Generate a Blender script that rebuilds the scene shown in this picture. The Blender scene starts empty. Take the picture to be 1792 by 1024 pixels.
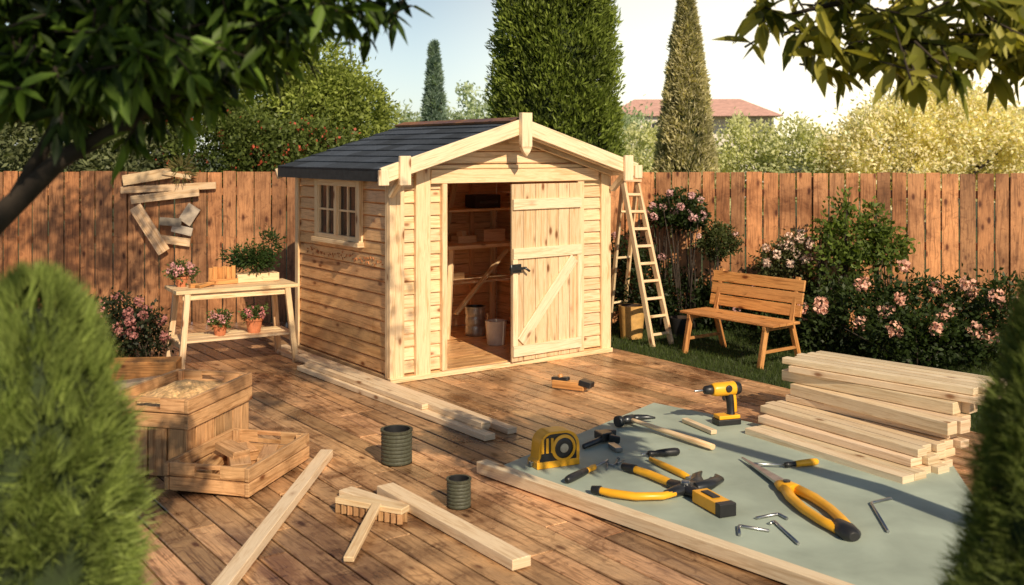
import bpy, math, random
import numpy as np
from mathutils import Vector, Matrix
random.seed(7)
rng = np.random.default_rng(11)
S = bpy.context.scene
COL = S.collection

# ------------------------------------------------------------------ node helpers
def newmat(name):
    m = bpy.data.materials.new(name); m.use_nodes = True
    nt = m.node_tree; b = nt.nodes['Principled BSDF']
    return m, nt, b
def nd(nt, t, **k):
    n = nt.nodes.new(t)
    for a, v in k.items(): setattr(n, a, v)
    return n
def ramp(nt, fac, stops):
    r = nd(nt, 'ShaderNodeValToRGB')
    e = r.color_ramp.elements
    e[0].position, e[0].color = stops[0][0], (*stops[0][1], 1)
    e[1].position, e[1].color = stops[-1][0], (*stops[-1][1], 1)
    for p, c in stops[1:-1]:
        x = e.new(p); x.color = (*c, 1)
    nt.links.new(fac, r.inputs[0]); return r.outputs[0]
def mix(nt, a, b, fac, mode='MULTIPLY'):
    n = nd(nt, 'ShaderNodeMix', data_type='RGBA', blend_type=mode)
    for sock, v in ((n.inputs[0], fac), (n.inputs[6], a), (n.inputs[7], b)):
        if isinstance(v, (int, float)): sock.default_value = v
        elif isinstance(v, tuple): sock.default_value = (*v, 1)
        else: nt.links.new(v, sock)
    return n.outputs[2]
def mapping(nt, src, scale):
    m = nd(nt, 'ShaderNodeMapping'); m.inputs['Scale'].default_value = scale
    nt.links.new(src, m.inputs[0]); return m.outputs[0]
def noise(nt, vec, scale, detail=5, dist=0.0, rough=.55):
    n = nd(nt, 'ShaderNodeTexNoise')
    n.inputs['Scale'].default_value = scale; n.inputs['Detail'].default_value = detail
    n.inputs['Distortion'].default_value = dist; n.inputs['Roughness'].default_value = rough
    nt.links.new(vec, n.inputs['Vector']); return n.outputs[0]
def bump(nt, h, b, strength=.3, dist=.01):
    n = nd(nt, 'ShaderNodeBump'); n.inputs['Strength'].default_value = strength
    n.inputs['Distance'].default_value = dist
    nt.links.new(h, n.inputs['Height']); nt.links.new(n.outputs[0], b.inputs['Normal'])

def wood(name, light, dark, rough=.6, stain=0.0, knots=.55, contrast=1.0):
    m, nt, b = newmat(name)
    uv = nd(nt, 'ShaderNodeTexCoord')
    U = uv.outputs['UV']; O = uv.outputs['Object']
    g = noise(nt, mapping(nt, U, (.9, 15, 1)), 2.2, 5, 1.4)
    c = ramp(nt, g, [(.34, tuple(x*.9 for x in dark)), (.46, tuple((l*.5+d*.5) for l, d in zip(light, dark))), (.52, light), (.58, tuple((l*.65+d*.35) for l, d in zip(light, dark))), (.66, light)])
    fine = noise(nt, mapping(nt, U, (4, 150, 1)), 2.0, 4, .3)
    f = ramp(nt, fine, [(.32, (.66, .58, .50)), (.6, (1.05, 1.05, 1.05))])
    c = mix(nt, c, f, .8*contrast)
    vo = nd(nt, 'ShaderNodeTexVoronoi'); vo.inputs['Scale'].default_value = 1.0
    nt.links.new(mapping(nt, U, (4.0, 9, 1)), vo.inputs['Vector'])
    sep = nd(nt, 'ShaderNodeSeparateColor'); nt.links.new(vo.outputs['Color'], sep.inputs[0])
    gate = nd(nt, 'ShaderNodeMath', operation='GREATER_THAN'); gate.inputs[1].default_value = 1-knots*.75
    nt.links.new(sep.outputs[0], gate.inputs[0])
    kr = ramp(nt, vo.outputs['Distance'], [(.08, (1, 1, 1)), (.14, (.75, .75, .75)), (.19, (.25, .25, .25)), (.32, (0, 0, 0))])
    kk = nd(nt, 'ShaderNodeMath', operation='MULTIPLY'); nt.links.new(gate.outputs[0], kk.inputs[0])
    nt.links.new(kr, kk.inputs[1])
    c = mix(nt, c, (dark[0]*.34, dark[1]*.20, dark[2]*.13), kk.outputs[0], 'MIX')
    at = nd(nt, 'ShaderNodeAttribute', attribute_name='tint')
    c = mix(nt, c, at.outputs['Color'], 1.0)
    if stain > 0:
        s1 = noise(nt, O, 1.3, 7, .8, .65)
        st = ramp(nt, s1, [(.38, (.38, .30, .26)), (.5, (.85, .82, .8)), (.64, (1.25, 1.2, 1.12))])
        c = mix(nt, c, st, stain)
        s2 = noise(nt, O, 8, 6, 1.4, .65)
        c = mix(nt, c, ramp(nt, s2, [(.34, (.42, .34, .30)), (.46, (1, 1, 1))]), stain*.85)
        rr = ramp(nt, s1, [(.35, (rough*.55,)*3), (.65, (rough,)*3)])
        nt.links.new(rr, b.inputs['Roughness'])
    else:
        b.inputs['Roughness'].default_value = rough
    nt.links.new(c, b.inputs['Base Color'])
    bump(nt, fine, b, .3*contrast, .004)
    return m

def plain(name, col, rough=.5, metal=0.0, var=.25, nscale=18, bumpk=.1):
    m, nt, b = newmat(name)
    tc = nd(nt, 'ShaderNodeTexCoord')
    n = noise(nt, tc.outputs['Object'], nscale, 6, .3)
    c = ramp(nt, n, [(.3, tuple(x*(1-var) for x in col)), (.7, tuple(min(1, x*(1+var*.5)) for x in col))])
    at = nd(nt, 'ShaderNodeAttribute', attribute_name='tint')
    c = mix(nt, c, at.outputs['Color'], 1.0)
    nt.links.new(c, b.inputs['Base Color'])
    b.inputs['Roughness'].default_value = rough; b.inputs['Metallic'].default_value = metal
    if bumpk: bump(nt, n, b, bumpk, .004)
    return m

def leafmat(name, trans=.35, rough=.5, tc_=(1.25, 1.3, .5)):
    m, nt, b = newmat(name)
    at = nd(nt, 'ShaderNodeAttribute', attribute_name='tint')
    nt.links.new(at.outputs['Color'], b.inputs['Base Color'])
    b.inputs['Roughness'].default_value = rough
    b.inputs['Specular IOR Level'].default_value = .3
    t = nd(nt, 'ShaderNodeBsdfTranslucent')
    c = mix(nt, at.outputs['Color'], tc_, 1.0)
    nt.links.new(c, t.inputs[0])
    ms = nd(nt, 'ShaderNodeMixShader'); ms.inputs[0].default_value = trans
    nt.links.new(b.outputs[0], ms.inputs[1]); nt.links.new(t.outputs[0], ms.inputs[2])
    nt.links.new(ms.outputs[0], nt.nodes['Material Output'].inputs[0])
    return m

M = {}
M['pine'] = wood('pine_new', (.92, .70, .44), (.76, .49, .25), .5, knots=.5, contrast=.55)
M['pinew'] = wood('pine_pale', (.94, .76, .53), (.80, .58, .35), .5, knots=.4, contrast=.5)
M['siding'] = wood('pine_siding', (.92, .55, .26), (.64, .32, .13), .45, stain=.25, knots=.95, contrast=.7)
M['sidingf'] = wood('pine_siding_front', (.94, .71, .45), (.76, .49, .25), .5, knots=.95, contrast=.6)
M['fence'] = wood('fence_wood', (.60, .29, .13), (.31, .135, .055), .65, stain=.75, knots=.8, contrast=.9)
M['deck'] = wood('deck_wood', (.74, .46, .25), (.34, .18, .085), .38, stain=1.0, knots=.6, contrast=.9)
M['bench'] = wood('bench_wood', (.78, .38, .13), (.46, .19, .055), .4, contrast=.8)
M['crate'] = wood('crate_wood', (.76, .46, .23), (.46, .24, .10), .55, stain=.35, contrast=.9)
M['inner'] = wood('shed_inner', (.95, .56, .28), (.72, .38, .17), .6, contrast=.7)
M['shingle'] = plain('shingle', (.05, .062, .08), .85, var=.5, nscale=45, bumpk=.5)
M['felt'] = plain('roof_felt', (.03, .032, .036), .8, var=.4)
M['black'] = plain('black_rubber', (.018, .018, .02), .4, var=.3)
M['yellow'] = plain('yellow_plastic', (.88, .43, .02), .35, var=.15, nscale=8, bumpk=.03)
M['steel'] = plain('steel', (.45, .46, .48), .3, 1.0)
M['dsteel'] = plain('dark_steel', (.08, .085, .09), .35, .8)
M['terra'] = plain('terracotta', (.62, .21, .09), .75)
M['tan'] = plain('tan_bucket', (.66, .38, .12), .55)
M['greencan'] = plain('green_cord', (.07, .072, .045), .6, var=.4, nscale=60)
M['galv'] = plain('galvanised', (.42, .42, .40), .4, .7)
M['white'] = plain('white_plastic', (.76, .70, .60), .5, var=.1)
M['mat'] = plain('work_mat', (.40, .47, .39), .7, var=.25, nscale=2.2, bumpk=.05)
M['saw'] = plain('sawdust', (.85, .52, .24), .95, var=.45, nscale=60, bumpk=.6)
M['soil'] = plain('soil', (.05, .03, .02), .95, var=.4)
M['bark'] = plain('bark', (.045, .032, .022), .9, var=.5, nscale=14, bumpk=.8)
M['paper'] = plain('paper', (.62, .52, .40), .8, var=.15)
M['red'] = plain('carved_wood', (.50, .20, .08), .7, var=.4)
M['wall'] = plain('house_wall', (.78, .73, .66), .8, var=.08, nscale=2)
M['tile'] = plain('roof_tile', (.72, .42, .34), .8, var=.25, nscale=5)
M['hedge'] = plain('conifer_core', (.03, .048, .012), .9, var=.6, nscale=20, bumpk=.8)
M['leaf'] = leafmat('leaf', .38)
M['needle'] = leafmat('needle', .3, .6)
M['petal'] = leafmat('petal', .2, .6, (1.1, .9, .8))
m, nt, b = newmat('window_glass')
b.inputs['Base Color'].default_value = (.03, .033, .036, 1); b.inputs['Roughness'].default_value = .04
b.inputs['Alpha'].default_value = .78; M['glass'] = m
m, nt, b = newmat('lawn_soil')
tc = nd(nt, 'ShaderNodeTexCoord')
n1 = noise(nt, tc.outputs['Object'], 3, 8, .5)
nt.links.new(ramp(nt, n1, [(.3, (.025, .035, .010)), (.7, (.07, .10, .025))]), b.inputs['Base Color'])
b.inputs['Roughness'].default_value = .95
bump(nt, noise(nt, tc.outputs['Object'], 60, 4), b, .6, .02)
M['ground'] = m

# ------------------------------------------------------------------ mesh builder
def rt(a=.86, b=1.12, hue=.04):
    k = random.uniform(a, b)
    return (k*(1+random.uniform(-hue, hue)), k, k*(1+random.uniform(-hue, hue)))
class MB:
    def __init__(s): s.v = []; s.f = []; s.uv = []; s.c = []; s.m = []; s.sm = []
    def face(s, idx, uv, c, m, sm=False):
        s.f.append(idx); s.uv += uv; s.c += [c]*len(idx); s.m.append(m); s.sm.append(sm)
    def beam(s, p0, p1, w, h, m=0, up=(0, 0, 1), tint=None, w1=None, h1=None):
        p0 = Vector(p0); p1 = Vector(p1); ax = (p1-p0); L = ax.length; ax.normalize()
        up = Vector(up); sd = ax.cross(up)
        if sd.length < 1e-4: sd = ax.cross(Vector((1, 0, 0)))
        sd.normalize(); u2 = sd.cross(ax)
        w1 = w if w1 is None else w1; h1 = h if h1 is None else h1
        t = tint or rt(); k = len(s.v)
        for p, ww, hh in ((p0, w, h), (p1, w1, h1)):
            for a, b_ in ((-1, -1), (1, -1), (1, 1), (-1, 1)):
                s.v.append(p+sd*(a*ww/2)+u2*(b_*hh/2))
        o = random.uniform(0, 50); q = random.uniform(0, 50)
        for i, wd in ((0, w), (1, h), (2, w), (3, h)):
            j = (i+1) % 4
            s.face([k+i, k+j, k+4+j, k+4+i], [(o, q), (o, q+wd), (o+L, q+wd), (o+L, q)], t, m); q += wd
        te = tuple(x*.82 for x in t)
        s.face([k+3, k+2, k+1, k], [(o, q), (o+w*.3, q), (o+w*.3, q+h), (o, q+h)], te, m)
        s.face([k+4, k+5, k+6, k+7], [(o, q), (o+w*.3, q), (o+w*.3, q+h), (o, q+h)], te, m)
    def box(s, x0, x1, y0, y1, z0, z1, m=0, tint=None):
        dx, dy, dz = x1-x0, y1-y0, z1-z0; cx, cy, cz = (x0+x1)/2, (y0+y1)/2, (z0+z1)/2
        if dx >= dy and dx >= dz: s.beam((x0, cy, cz), (x1, cy, cz), dy, dz, m, tint=tint)
        elif dy >= dz: s.beam((cx, y0, cz), (cx, y1, cz), dx, dz, m, tint=tint)
        else: s.beam((cx, cy, z0), (cx, cy, z1), dx, dy, m, up=(0, 1, 0), tint=tint)
    def tube(s, pts, rad, seg=12, m=0, tint=(1, 1, 1), flat=1.0):
        pts = [Vector(p) for p in pts]; n = len(pts)
        if not hasattr(rad, '__len__'): rad = [rad]*n
        k0 = len(s.v); ref = None; d = 0
        for i, p in enumerate(pts):
            t = (pts[min(i+1, n-1)]-pts[max(i-1, 0)]).normalized()
            if ref is None:
                ref = t.cross(Vector((0, 0, 1)))
                if ref.length < .05: ref = t.cross(Vector((0, 1, 0)))
            ref = (ref-t*ref.dot(t)).normalized(); bi = t.cross(ref)
            for j in range(seg):
                a = 2*math.pi*j/seg
                s.v.append(p+ref*math.cos(a)*rad[i]+bi*math.sin(a)*rad[i]*flat)
        for i in range(n-1):
            l = (pts[i+1]-pts[i]).length
            for j in range(seg):
                j2 = (j+1) % seg; a = k0+i*seg
                s.face([a+j, a+j2, a+seg+j2, a+seg+j], [(d, j*.02), (d, j*.02+.02), (d+l, j*.02+.02), (d+l, j*.02)], tint, m, True)
            d += l
        s.face([k0+j for j in range(seg)][::-1], [(0, 0)]*seg, tint, m)
        s.face([k0+(n-1)*seg+j for j in range(seg)], [(0, 0)]*seg, tint, m)
    def lathe(s, c, prof, seg=28, m=0, tint=(1, 1, 1), mx=None):
        c = Vector(c); mx = mx or Matrix.Identity(3)
        for (r0, z0), (r1, z1) in zip(prof[:-1], prof[1:]):
            k = len(s.v)
            for r, z in ((r0, z0), (r1, z1)):
                for j in range(seg):
                    a = 2*math.pi*j/seg
                    s.v.append(c+mx@Vector((math.cos(a)*r, math.sin(a)*r, z)))
            for j in range(seg):
                j2 = (j+1) % seg
                s.face([k+j, k+j2, k+seg+j2, k+seg+j], [(0, 0)]*4, tint, m, True)
    def prism(s, poly, th, mx, m=0, tint=(1, 1, 1)):
        k = len(s.v); n = len(poly)
        for y in (0, th):
            for a, b_ in poly: s.v.append(mx@Vector((a, y, b_)))
        s.face([k+i for i in range(n)], [p for p in poly], tint, m)
        s.face([k+n+i for i in range(n)][::-1], [p for p in poly][::-1], tint, m)
        for i in range(n):
            j = (i+1) % n
            s.face([k+j, k+i, k+n+i, k+n+j], [(0, 0), (0, .1), (.1, .1), (.1, 0)], tint, m)
    def build(s, name, mats, parent=None, bevel=0, loc=None, rz=0, seg=1):
        me = bpy.data.meshes.new(name)
        me.from_pydata([tuple(v) for v in s.v], [], s.f)
        for mm in mats: me.materials.append(M[mm])
        me.polygons.foreach_set('material_index', s.m)
        me.polygons.foreach_set('use_smooth', s.sm)
        ul = me.uv_layers.new(name='UVMap')
        ul.data.foreach_set('uv', np.array(s.uv, dtype=np.float32).ravel())
        ca = me.color_attributes.new('tint', 'FLOAT_COLOR', 'CORNER')
        c = np.ones((len(s.c), 4), dtype=np.float32); c[:, :3] = np.array(s.c)
        ca.data.foreach_set('color', c.ravel())
        me.validate(); me.update()
        o = bpy.data.objects.new(name, me); COL.objects.link(o)
        if loc is not None: o.location = loc
        o.rotation_euler = (0, 0, rz)
        if parent: o.parent = parent
        if bevel:
            bm = o.modifiers.new('bevel', 'BEVEL'); bm.width = bevel; bm.segments = seg
            bm.limit_method = 'ANGLE'; bm.angle_limit = math.radians(50)
        return o
def empty(name, loc=(0, 0, 0), rz=0):
    e = bpy.data.objects.new(name, None); e.location = loc; e.rotation_euler = (0, 0, rz)
    COL.objects.link(e); return e

def nrm(a): return a/np.maximum(np.linalg.norm(a, axis=1, keepdims=True), 1e-9)
def leaves(name, P, D, L, W, C, mat, kind='diamond', parent=None, face=None):
    N = len(P); D = nrm(D)
    R = rng.normal(size=(N, 3)) if face is None else face
    Sd = nrm(np.cross(D, R)); Nn = np.cross(Sd, D)
    L = np.broadcast_to(L, (N,))[:, None]; W = np.broadcast_to(W, (N,))[:, None]
    if kind == 'needle':
        V = np.stack([P-Sd*W*.5, P+Sd*W*.5, P+D*L], 1); F = np.array([[0, 1, 2]])
    elif kind == 'diamond':
        V = np.stack([P, P+D*L*.45+Sd*W*.5+Nn*W*.12, P+D*L, P+D*L*.45-Sd*W*.5+Nn*W*.12], 1); F = np.array([[0, 1, 2, 3]])
    else:
        dn = Nn*W*.18; sag = np.zeros_like(P); sag[:, 2:] = -L*.12
        V = np.stack([P, P+D*L*.25+Sd*W*.42+dn, P+D*L*.62+Sd*W*.42+dn+sag*.4, P+D*L+sag,
                      P+D*L*.62-Sd*W*.42+dn+sag*.4, P+D*L*.25-Sd*W*.42+dn], 1)
        F = np.array([[0, 1, 2, 3], [0, 3, 4, 5]])
    nv = V.shape[1]; me = bpy.data.meshes.new(name)
    me.vertices.add(N*nv); me.vertices.foreach_set('co', V.reshape(-1).astype(np.float32))
    idx = (F[None]+(np.arange(N)*nv)[:, None, None]).reshape(-1, F.shape[1])
    me.loops.add(idx.size); me.loops.foreach_set('vertex_index', idx.ravel().astype(np.int32))
    me.polygons.add(len(idx)); me.polygons.foreach_set('loop_start', (np.arange(len(idx))*F.shape[1]).astype(np.int32))
    me.materials.append(M[mat]); me.update(calc_edges=True)
    ca = me.color_attributes.new('tint', 'FLOAT_COLOR', 'POINT')
    c = np.ones((N, nv, 4), dtype=np.float32); c[:, :, :3] = C[:, None, :]
    ca.data.foreach_set('color', c.ravel())
    o = bpy.data.objects.new(name, me); COL.objects.link(o)
    if parent: o.parent = parent
    return o

def crown_pts(blobs, nclump, per, cr, inner=.45):
    Ps, Cs, Ks = [], [], []
    vol = np.array([b_[1][0]*b_[1][1]+b_[1][2]*b_[1][0] for b_ in blobs]); vol = vol/vol.sum()
    for (c, r), f in zip(blobs, vol):
        n = max(3, int(nclump*f)); d = nrm(rng.normal(size=(n, 3)))
        rad = inner+(1.05-inner)*rng.random((n, 1))**.5
        cc = np.array(c)+d*np.array(r)*rad
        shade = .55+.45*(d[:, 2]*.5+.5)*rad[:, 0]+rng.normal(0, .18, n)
        p = cc[:, None, :]+rng.normal(size=(n, per, 3))*cr*rng.uniform(.5, 1.4, (n, 1, 1))
        Ps.append(p.reshape(-1, 3)); Cs.append(np.repeat(shade, per)); Ks.append(nrm((p-np.array(c)).reshape(-1, 3)))
    return np.concatenate(Ps), np.concatenate(Cs), np.concatenate(Ks)
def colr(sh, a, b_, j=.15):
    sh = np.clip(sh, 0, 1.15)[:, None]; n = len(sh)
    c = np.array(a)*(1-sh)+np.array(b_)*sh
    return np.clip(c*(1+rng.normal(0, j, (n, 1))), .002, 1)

def tree(name, blobs, nclump, per, cr, L, W, ca, cb, trunk_r=.14, accents=None, base_z=0.0):
    e = empty(name)
    P, Sh, K = crown_pts(blobs, nclump, per, cr)
    D = K*.6+rng.normal(size=P.shape)*.6; D[:, 2] += .15
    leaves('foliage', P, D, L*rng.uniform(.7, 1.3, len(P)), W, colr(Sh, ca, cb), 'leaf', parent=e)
    if accents:
        col, n = accents; i = rng.choice(len(P), n, replace=False)
        k = np.repeat(i, 5); leaves('blossom', P[k]+rng.normal(size=(len(k), 3))*.03+K[k]*.06, rng.normal(size=(len(k), 3)), .05, .05,
               np.tile(np.array(col), (len(k), 1))*rng.uniform(.7, 1.2, (len(k), 1)), 'petal', parent=e)
    mb = MB(); cx = np.mean([b_[0][0] for b_ in blobs]); cy = np.mean([b_[0][1] for b_ in blobs]); cz = min(b_[0][2] for b_ in blobs)
    fork = Vector((cx, cy, cz*.55+base_z))
    mb.tube([(cx+.1, cy, base_z-.05), (cx-.05, cy, cz*.3), fork], [trunk_r*1.3, trunk_r, trunk_r*.8], 9)
    for (c, r) in blobs:
        c = Vector(c)
        for q in range(3):
            tgt = c+Vector(np.array(r)*rng.normal(size=3)*.35)
            midp = fork.lerp(tgt, .5)+Vector(rng.normal(size=3)*.12)
            mb.tube([fork, midp, tgt], [trunk_r*.6, trunk_r*.35, trunk_r*.1], 6)
    mb.build('trunk', ['bark'], parent=e)
    return e

def cypress(name, x, y, h, r, n, L, W, ca, cb, topw=2.1, jit=.45):
    e = empty(name)
    nc = n//40
    ct = rng.random(nc)**.9; ca_ = rng.random(nc)*2*np.pi
    prof = lambda q: np.minimum(1, (q*7+.25))*np.clip(1-q**topw, 0, 1)**.8
    csh = rng.normal(.5, .28, nc); cr = rng.normal(0, .06, nc)
    idx = rng.integers(0, nc, n)
    q = np.clip(ct[idx]+rng.normal(0, .012, n), 0, .999); a = ca_[idx]+rng.normal(0, .12, n)
    rr = r*prof(q)*(.80+.25*rng.random(n)+.16*(csh[idx]-.5)+cr[idx])
    P = np.stack([x+np.cos(a)*rr, y+np.sin(a)*rr, .15+q*h], 1)
    D = np.stack([np.cos(a)*.6, np.sin(a)*.6, np.ones(n)*.8], 1)+rng.normal(size=(n, 3))*jit
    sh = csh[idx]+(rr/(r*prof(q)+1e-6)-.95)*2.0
    leaves('foliage', P, D, L*rng.uniform(.6, 1.3, n), W, colr(sh, ca, cb, .2), 'leaf', 'diamond', parent=e)
    mb = MB()
    mb.tube([(x, y, -.05), (x, y, h*.5), (x, y, h*.93)], [r*.16, r*.09, r*.02], 8)
    ring = []
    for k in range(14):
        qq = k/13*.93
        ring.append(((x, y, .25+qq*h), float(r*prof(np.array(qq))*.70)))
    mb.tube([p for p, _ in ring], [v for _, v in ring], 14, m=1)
    mb.build('trunk', ['bark', 'hedge'], parent=e)
    return e

def bloom_pts(centers, r, per=46):
    n = len(centers); d = nrm(rng.normal(size=(n*per, 3)))
    rs = np.repeat(rng.uniform(.75, 1.15, (n, 1)), per, 0)
    P = np.repeat(np.array(centers), per, 0)+d*r*rs*rng.uniform(.45, .9, (n*per, 1))
    return P, d
def bush(name, blobs, nclump, per, cr, L, W, ca, cb, blooms=0, br=.05, bcol=(.75, .40, .33), centers=None, kind='diamond'):
    e = empty(name)
    P, Sh, K = crown_pts(blobs, nclump, per, cr, inner=.3)
    P[:, 2] = np.maximum(P[:, 2], .0)
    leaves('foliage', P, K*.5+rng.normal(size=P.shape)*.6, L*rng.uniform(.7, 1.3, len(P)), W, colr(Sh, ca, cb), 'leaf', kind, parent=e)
    mb = MB()
    for (c, r) in blobs:
        for q in range(5):
            tgt = Vector(c)+Vector(np.array(r)*rng.normal(size=3)*.4)
            b0 = Vector((c[0]+random.uniform(-.05, .05), c[1]+random.uniform(-.05, .05), 0))
            mb.tube([b0, b0.lerp(tgt, .5)+Vector((random.uniform(-.03, .03), 0, 0)), tgt], [.012, .009, .004], 5)
    mb.build('stems', ['bark'], parent=e)
    if blooms:
        cs = [np.array(c) for c in centers] if centers is not None else []
        tries = 0
        while len(cs) < blooms and tries < 2000:
            tries += 1
            c, r = blobs[rng.integers(0, len(blobs))]
            d = rng.normal(size=3); d[1] = -abs(d[1]); d[2] = abs(d[2])*.8+.05*rng.normal(); d /= np.linalg.norm(d)
            q = np.array(c)+d*np.array(r)*rng.uniform(.95, 1.25)
            if all(np.linalg.norm(q-o) > br*2.2 for o in cs): cs.append(q)
        P, d = bloom_pts(cs, br)
        T = nrm(np.cross(d, rng.normal(size=d.shape)))
        leaves('flowers', P, T+d*.5, br*.62, br*.55,
               np.clip(np.array(bcol)*rng.uniform(.75, 1.25, (len(P), 1)), 0, 1), 'petal', parent=e, face=d)
    return e

# ------------------------------------------------------------------ camera / light / sky
cam = bpy.data.cameras.new('camera'); co = bpy.data.objects.new('camera', cam); COL.objects.link(co)
co.location = (0, 0, 2.1); co.rotation_euler = (math.radians(90), 0, 0)
cam.lens = 36.92; cam.sensor_width = 36; cam.shift_y = -.1378; cam.clip_end = 2000; cam.clip_start = .05
cam.dof.use_dof = True; cam.dof.focus_distance = 8.6; cam.dof.aperture_fstop = 3.0
S.camera = co
el = math.radians(33); az = Vector((.42, -.907, 0)).normalized()
sd = Vector((az.x*math.cos(el), az.y*math.cos(el), math.sin(el)))
sl = bpy.data.lights.new('sun', 'SUN'); sl.energy = 5.0; sl.angle = math.radians(.55); sl.color = (1, .83, .60)
so = bpy.data.objects.new('sun', sl); COL.objects.link(so)
so.rotation_euler = sd.to_track_quat('Z', 'Y').to_euler(); so.location = (3, -6, 9)
w = bpy.data.worlds.new('World'); S.world = w; w.use_nodes = True; nt = w.node_tree
bg = nt.nodes['Background']; sky = nd(nt, 'ShaderNodeTexSky', sky_type='NISHITA')
sky.sun_disc = False; sky.sun_elevation = el; sky.sun_rotation = math.atan2(az.x, az.y)
sky.air_density = 1.0; sky.dust_density = .6; sky.ozone_density = 1.0
nt.links.new(sky.outputs[0], bg.inputs[0]); bg.inputs[1].default_value = .065
tc = nd(nt, 'ShaderNodeTexCoord')
sx = nd(nt, 'ShaderNodeSeparateXYZ'); nt.links.new(tc.outputs['Generated'], sx.inputs[0])
ab = nd(nt, 'ShaderNodeMath', operation='ABSOLUTE'); nt.links.new(sx.outputs[2], ab.inputs[0])
hz = nd(nt, 'ShaderNodeMapRange', interpolation_type='SMOOTHERSTEP'); hz.inputs[1].default_value = 0; hz.inputs[2].default_value = .32
hz.inputs[3].default_value = .52; hz.inputs[4].default_value = 0.02; nt.links.new(ab.outputs[0], hz.inputs[0])
b3 = nd(nt, 'ShaderNodeBackground'); b3.inputs[0].default_value = (.76, .84, .84, 1); nt.links.new(hz.outputs[0], b3.inputs[1])
dp = nd(nt, 'ShaderNodeVectorMath', operation='DOT_PRODUCT'); nt.links.new(tc.outputs['Generated'], dp.inputs[0])
dp.inputs[1].default_value = Vector((.52, .84, .13)).normalized()
mr = nd(nt, 'ShaderNodeMapRange'); mr.inputs[1].default_value = .80; mr.inputs[2].default_value = 1.0; mr.clamp = True
nt.links.new(dp.outputs['Value'], mr.inputs[0])
pw = nd(nt, 'ShaderNodeMath', operation='POWER'); pw.inputs[1].default_value = 1.3; nt.links.new(mr.outputs[0], pw.inputs[0])
b2 = nd(nt, 'ShaderNodeBackground'); b2.inputs[0].default_value = (1, .72, .36, 1)
mu = nd(nt, 'ShaderNodeMath', operation='MULTIPLY'); mu.inputs[1].default_value = 1.15; nt.links.new(pw.outputs[0], mu.inputs[0])
nt.links.new(mu.outputs[0], b2.inputs[1])
ad = nd(nt, 'ShaderNodeAddShader'); nt.links.new(bg.outputs[0], ad.inputs[0]); nt.links.new(b2.outputs[0], ad.inputs[1])
ad2 = nd(nt, 'ShaderNodeAddShader'); nt.links.new(ad.outputs[0], ad2.inputs[0]); nt.links.new(b3.outputs[0], ad2.inputs[1])
nt.links.new(ad2.outputs[0], nt.nodes['World Output'].inputs[0])
S.view_settings.view_transform = 'Standard'; S.view_settings.look = 'None'; S.view_settings.exposure = 0

# ------------------------------------------------------------------ ground, grass, deck
mb = MB(); k = 600
mb.v = [Vector((-k, -k, -.03)), Vector((k, -k, -.03)), Vector((k, k, -.03)), Vector((-k, k, -.03))]
mb.face([0, 1, 2, 3], [(0, 0)]*4, (1, 1, 1), 0); mb.build('ground', ['ground'])

A = Vector((-1.104, 9.53, 0)); SU = Vector((.8145, .580, 0)).normalized(); SV = Vector((-SU.y, SU.x, 0)); RZ = math.atan2(SU.y, SU.x)
def sh(s, t, z=0): return A+SU*s+SV*t+Vector((0, 0, z))

n = 60000
gp = np.stack([rng.uniform(1.0, 5.2, n), rng.uniform(7.6, 13.4, n), np.full(n, -.03)], 1)
sl_ = (gp[:, 0]-A.x)*SU.x+(gp[:, 1]-A.y)*SU.y; gp = gp[sl_ > 2.76]
g = rng.random(len(gp))
leaves('grass', gp, np.stack([rng.normal(0, .35, len(gp)), rng.normal(0, .35, len(gp)), np.ones(len(gp))], 1),
       rng.uniform(.03, .07, len(gp)), .007, colr(g, (.03, .05, .012), (.09, .13, .03)), 'leaf', 'needle')

mb = MB(); s = -7.5; bw = .165
while s < 2.72:
    sc = s+bw/2
    t0 = (4.2-A.y-SU.y*sc)/SV.y; t1 = (12.95-A.y-SU.y*sc)/SV.y
    t1 = min(t1, (-8.0-A.x-SU.x*sc)/SV.x)
    t = t0-random.uniform(0, 1.5) if t1 > t0 else t1
    while t < t1:
        te = min(t+random.uniform(1.7, 3.4), t1)
        if te > t0:
            a = max(t, t0)
            if te-a > .05:
                dz = random.uniform(-.002, .002)
                mb.beam(sh(sc, a+.003, -.016+dz), sh(sc, te-.003, -.016+dz), bw-.012, .028, tint=rt(.60, 1.20, .045))
        t = te
    s += bw
mb.build('wooden_deck', ['deck'], bevel=.004)
mb = MB()
mb.beam(sh(2.735, -4.9, -.02), sh(2.735, 2.6, -.02), .025, .045, tint=(.8, .8, .8))
mb.build('deck_edging', ['deck'], bevel=.003)

# ------------------------------------------------------------------ fences
def fence(p0, p1, tintf=lambda x: 1.0, gap=.012, bwid=.2):
    p0 = Vector(p0); p1 = Vector(p1); L = (p1-p0).length; d = (p1-p0).normalized(); nn = Vector((-d.y, d.x, 0))
    mb = MB(); x = 0
    while x < L:
        ww = bwid*random.uniform(.85, 1.12); c = p0+d*(x+ww/2); top = 1.85+random.uniform(-.012, .008)
        k = tintf(c.x)*random.uniform(.72, 1.25); h = random.uniform(-.06, .06)
        off = nn*random.uniform(0, .006)
        mb.beam(c+off+Vector((0, 0, -.03)), c+off+Vector((random.uniform(-.004, .004), 0, top)), ww-gap, .02, up=nn, tint=(k*(1+h), k, k*(1-h)))
        x += ww
    for z in (.35, 1.0, 1.6): mb.beam(p0+nn*.04+Vector((0, 0, z)), p1+nn*.04+Vector((0, 0, z)), .045, .09)
    x = .4
    while x < L:
        c = p0+d*x+nn*.11; mb.beam(c+Vector((0, 0, -.03)), c+Vector((0, 0, 1.8)), .09, .09, up=nn); x += 2.2
    return mb.build('wooden_fence', ['fence'], bevel=.003)
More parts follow.
